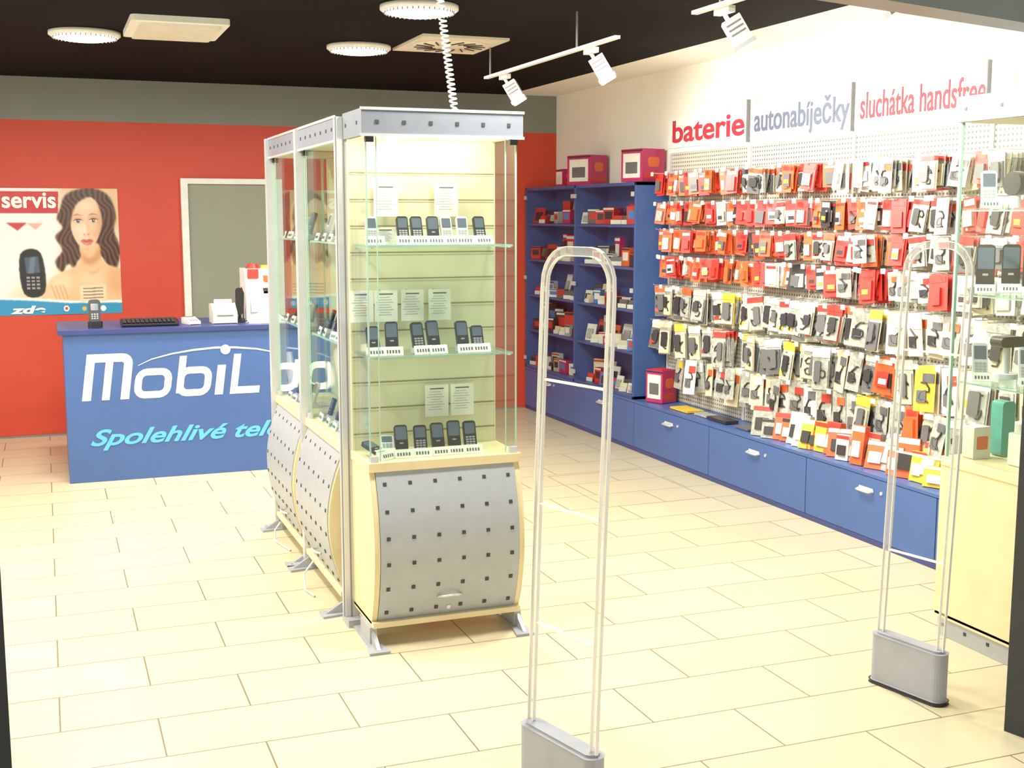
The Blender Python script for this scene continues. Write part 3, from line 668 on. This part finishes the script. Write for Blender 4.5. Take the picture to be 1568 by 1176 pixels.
# ------------------------------------------------------------------ security gates
def gate(name,near,far):
    near=Vector(near+(0,));far=Vector(far+(0,));d=(far-near);Lg=d.length;c=(near+far)/2
    M=Matrix.Translation(c)@Matrix.Rotation(math.atan2(d.y,d.x),4,'Z')
    E=empty(name);o=MB(M)
    hw=Lg/2
    GB=mat('gate_base_grey',(158,161,170),.45)
    o.prism(rrect(Lg+.01,.075,.03,5),'xy',0,.012,DARKM);o.prism(rrect(Lg,.065,.028,5),'xy',.012,.175,GB);o.prism(rrect(Lg-.03,.045,.02,5),'xy',.175,.182,GB)
    for s in(-1,1):o.cyl((s*(hw-.03),-.036,.1),(s*(hw-.03),-.030,.1),.007,GRY)
    o.make('pedestal_base',E,.003)
    lean=Matrix(((1,0,.026,-.026*.18),(0,1,-.010,.010*.18),(0,0,1,0),(0,0,0,1)))
    g=MB(lean@M);H=1.52;r=.10;hh=hw-.012
    path=[(-hh,.18)]+[(-hh,H-r-.02)]+[(-hh+r-r*math.cos(t)*1.0,H-r+r*math.sin(t)-.0) for t in [math.radians(a) for a in range(15,91,15)]]+[(hh-r+r*math.sin(t),H-r+r*math.cos(t)) for t in [math.radians(a) for a in range(0,76,15)]]+[(hh,H-r-.02),(hh,.18)]
    n=len(path)
    def frame(off,wd,mt,th):
        P=[Vector(p) for p in path];A=[];B=[]
        for i in range(n):
            t=(P[min(i+1,n-1)]-P[max(i-1,0)]).normalized();nn=Vector((t.y,-t.x));A.append(P[i]+nn*off);B.append(P[i]+nn*(off+wd))
        vs=[];
        for q in range(n):
            for p,yv in((A[q],-th),(B[q],-th),(B[q],th),(A[q],th)): vs.append((p.x,yv,p.y))
        fs=[(4*i+k,4*i+(k+1)%4,4*i+4+(k+1)%4,4*i+4+k) for i in range(n-1) for k in range(4)]
        g.add(vs,fs,mt)
    frame(0,.022,ACR,.005);frame(-.002,.002,ACRE,.0055);frame(.0215,.002,ACRE,.0055)
    for z in(.473,.814,1.16):
        g.b2((-hh+.02,-.004,z-.003),(hh-.02,.004,z+.003),ACRE)
    g.make('acrylic_hoop',E)
gate('security_antenna_gate',(1.31,2.775),(1.225,3.085))
gate('security_antenna_gate.001',(2.70,3.07),(2.635,3.35))
# ------------------------------------------------------------------ ceiling fixtures
def downlight(name,x,y,r=.185,power=40):
    E=empty(name,(0,0,0));o=MB()
    o.lathe([(r*.8,0),(r,-.002),(r,-.02),(r*.93,-.03),(r*.9,-.015)],(x,y,ZC-.001),WPL,40)
    o.lathe([(r*.92,-.018),(r*.85,-.035),(r*.6,-.045),(.001,-.048)],(x,y,ZC),GLOW,40)
    for i in range(40):
        t=i*math.pi/20;o.box((x+r*.88*math.cos(t),y+r*.88*math.sin(t),ZC-.032),(.006,.006,.016),GRY)
    o.make('lamp_body',E)
    l=bpy.data.lights.new('lamp_light','AREA');l.shape='DISK';l.size=r*1.8;l.energy=power;l.color=(1,.955,.84)
    lo=bpy.data.objects.new('lamp_light',l);SC.collection.objects.link(lo);lo.location=(x,y,ZC-.055);lo.parent=E
P_=[(.26,7.08,44),(1.76,7.08,44),(1.70,5.66,44),(.2,5.2,38),(.2,3.9,36),(1.72,4.0,44),(2.65,4.7,50),(-.9,6.4,40),(-.8,4.5,40)]  # first three lamps are visible; the rest are unseen, added for brightness
for i,(x,y,e) in enumerate(P_): downlight('ceiling_downlight'+('' if i==0 else '.%03d'%i),x,y,power=e)
o=MB();o.prism(rrect(.48,.62,.03,3,.69,6.68),'xy',ZC-.03,ZC-.001,WPL);o.prism(rrect(.40,.52,.02,3,.69,6.68),'xy',ZC-.045,ZC-.03,CREAMP);o.make('ceiling_cassette_panel')
o=MB();cx,cy=2.22,6.80;o.box((cx,cy,ZC-.008),(.50,.62,.014),CREAMP);o.lathe([(.22,-.016),(.215,-.02),(.0,-.022)],(cx,cy,ZC),CREAMP,40)
for i in range(16):
    t=i*math.pi/8;L=Matrix.Translation((cx+.15*math.cos(t),cy+.15*math.sin(t),ZC-.024))@Matrix.Rotation(t+.35,4,'Z');o.box((0,0,0),(.11,.008,.004),DARKM,L)
o.make('ceiling_air_vent')
def spot(m,x,y,z,E,head=True):
    tgt=Vector((3.95,y-.25,1.75));p=Vector((x+.05,y-.02,z-.10));d=(tgt-p).normalized()
    dm=Vector((.45,-.25,-.86)).normalized()
    if head:
        m.box((x,y,z-.016),(.03,.11,.025),WPL);m.cyl((x,y,z-.028),(x+.03,y,z-.07),.009,WPL)
        q=dm.to_track_quat('Z','Y').to_matrix().to_4x4();L=Matrix.Translation(p)@q
        m.b2((-.042,-.038,-.06),(.042,.038,.055),WPL,L);m.b2((-.048,-.044,.045),(.048,.044,.062),SIL,L);m.b2((-.040,-.036,.062),(.040,.036,.064),GLOW2,L)
        for k in range(3): m.b2((-.044,-.030,-.04+k*.02),(.044,.030,-.034+k*.02),GRY,L)
    l=bpy.data.lights.new('spot_light','SPOT');l.energy=125;l.spot_size=math.radians(110);l.spot_blend=.8;l.shadow_soft_size=.05;l.color=(1,.96,.87)
    lo=bpy.data.objects.new('spot_light',l);SC.collection.objects.link(lo);lo.matrix_world=Matrix.Translation(p+dm*.09)@d.to_track_quat('-Z','Y').to_matrix().to_4x4();lo.parent=E
def track(name,ya,yb,spots,rods):
    E=empty(name);m=MB();x=2.46;z=2.40
    m.b2((x-.014,ya,z-.006),(x+.014,yb,z+.008),WPL)
    for y in rods: m.cyl((x,y,z),(x,y,ZC),.005,GRY)
    for y in spots: spot(m,x+.03,y,z,E)
    m.make('track_rail_and_heads',E)
track('ceiling_track_spotlight',5.10,6.85,(6.62,5.45),(6.78,5.55))
track('ceiling_track_spotlight.001',3.2,4.40,(4.22,3.3),(4.2,3.5))
for (x,y,e) in((1.22,4.36,3),(1.5,4.36,3)):
    l=bpy.data.lights.new('case_lamp','POINT');l.energy=e;l.color=(1,.88,.68);l.shadow_soft_size=.03
    lo=bpy.data.objects.new('case_lamp',l);SC.collection.objects.link(lo);lo.location=(x,y,1.855)
# ------------------------------------------------------------------ world
w=bpy.data.worlds.new('world');SC.world=w;w.use_nodes=True;bg=w.node_tree.nodes['Background'];bg.inputs[0].default_value=(1,.98,.93,1);bg.inputs[1].default_value=.8
SC.view_settings.view_transform='Standard'
SC.view_settings.exposure=0.0
SC.view_settings.gamma=1.12
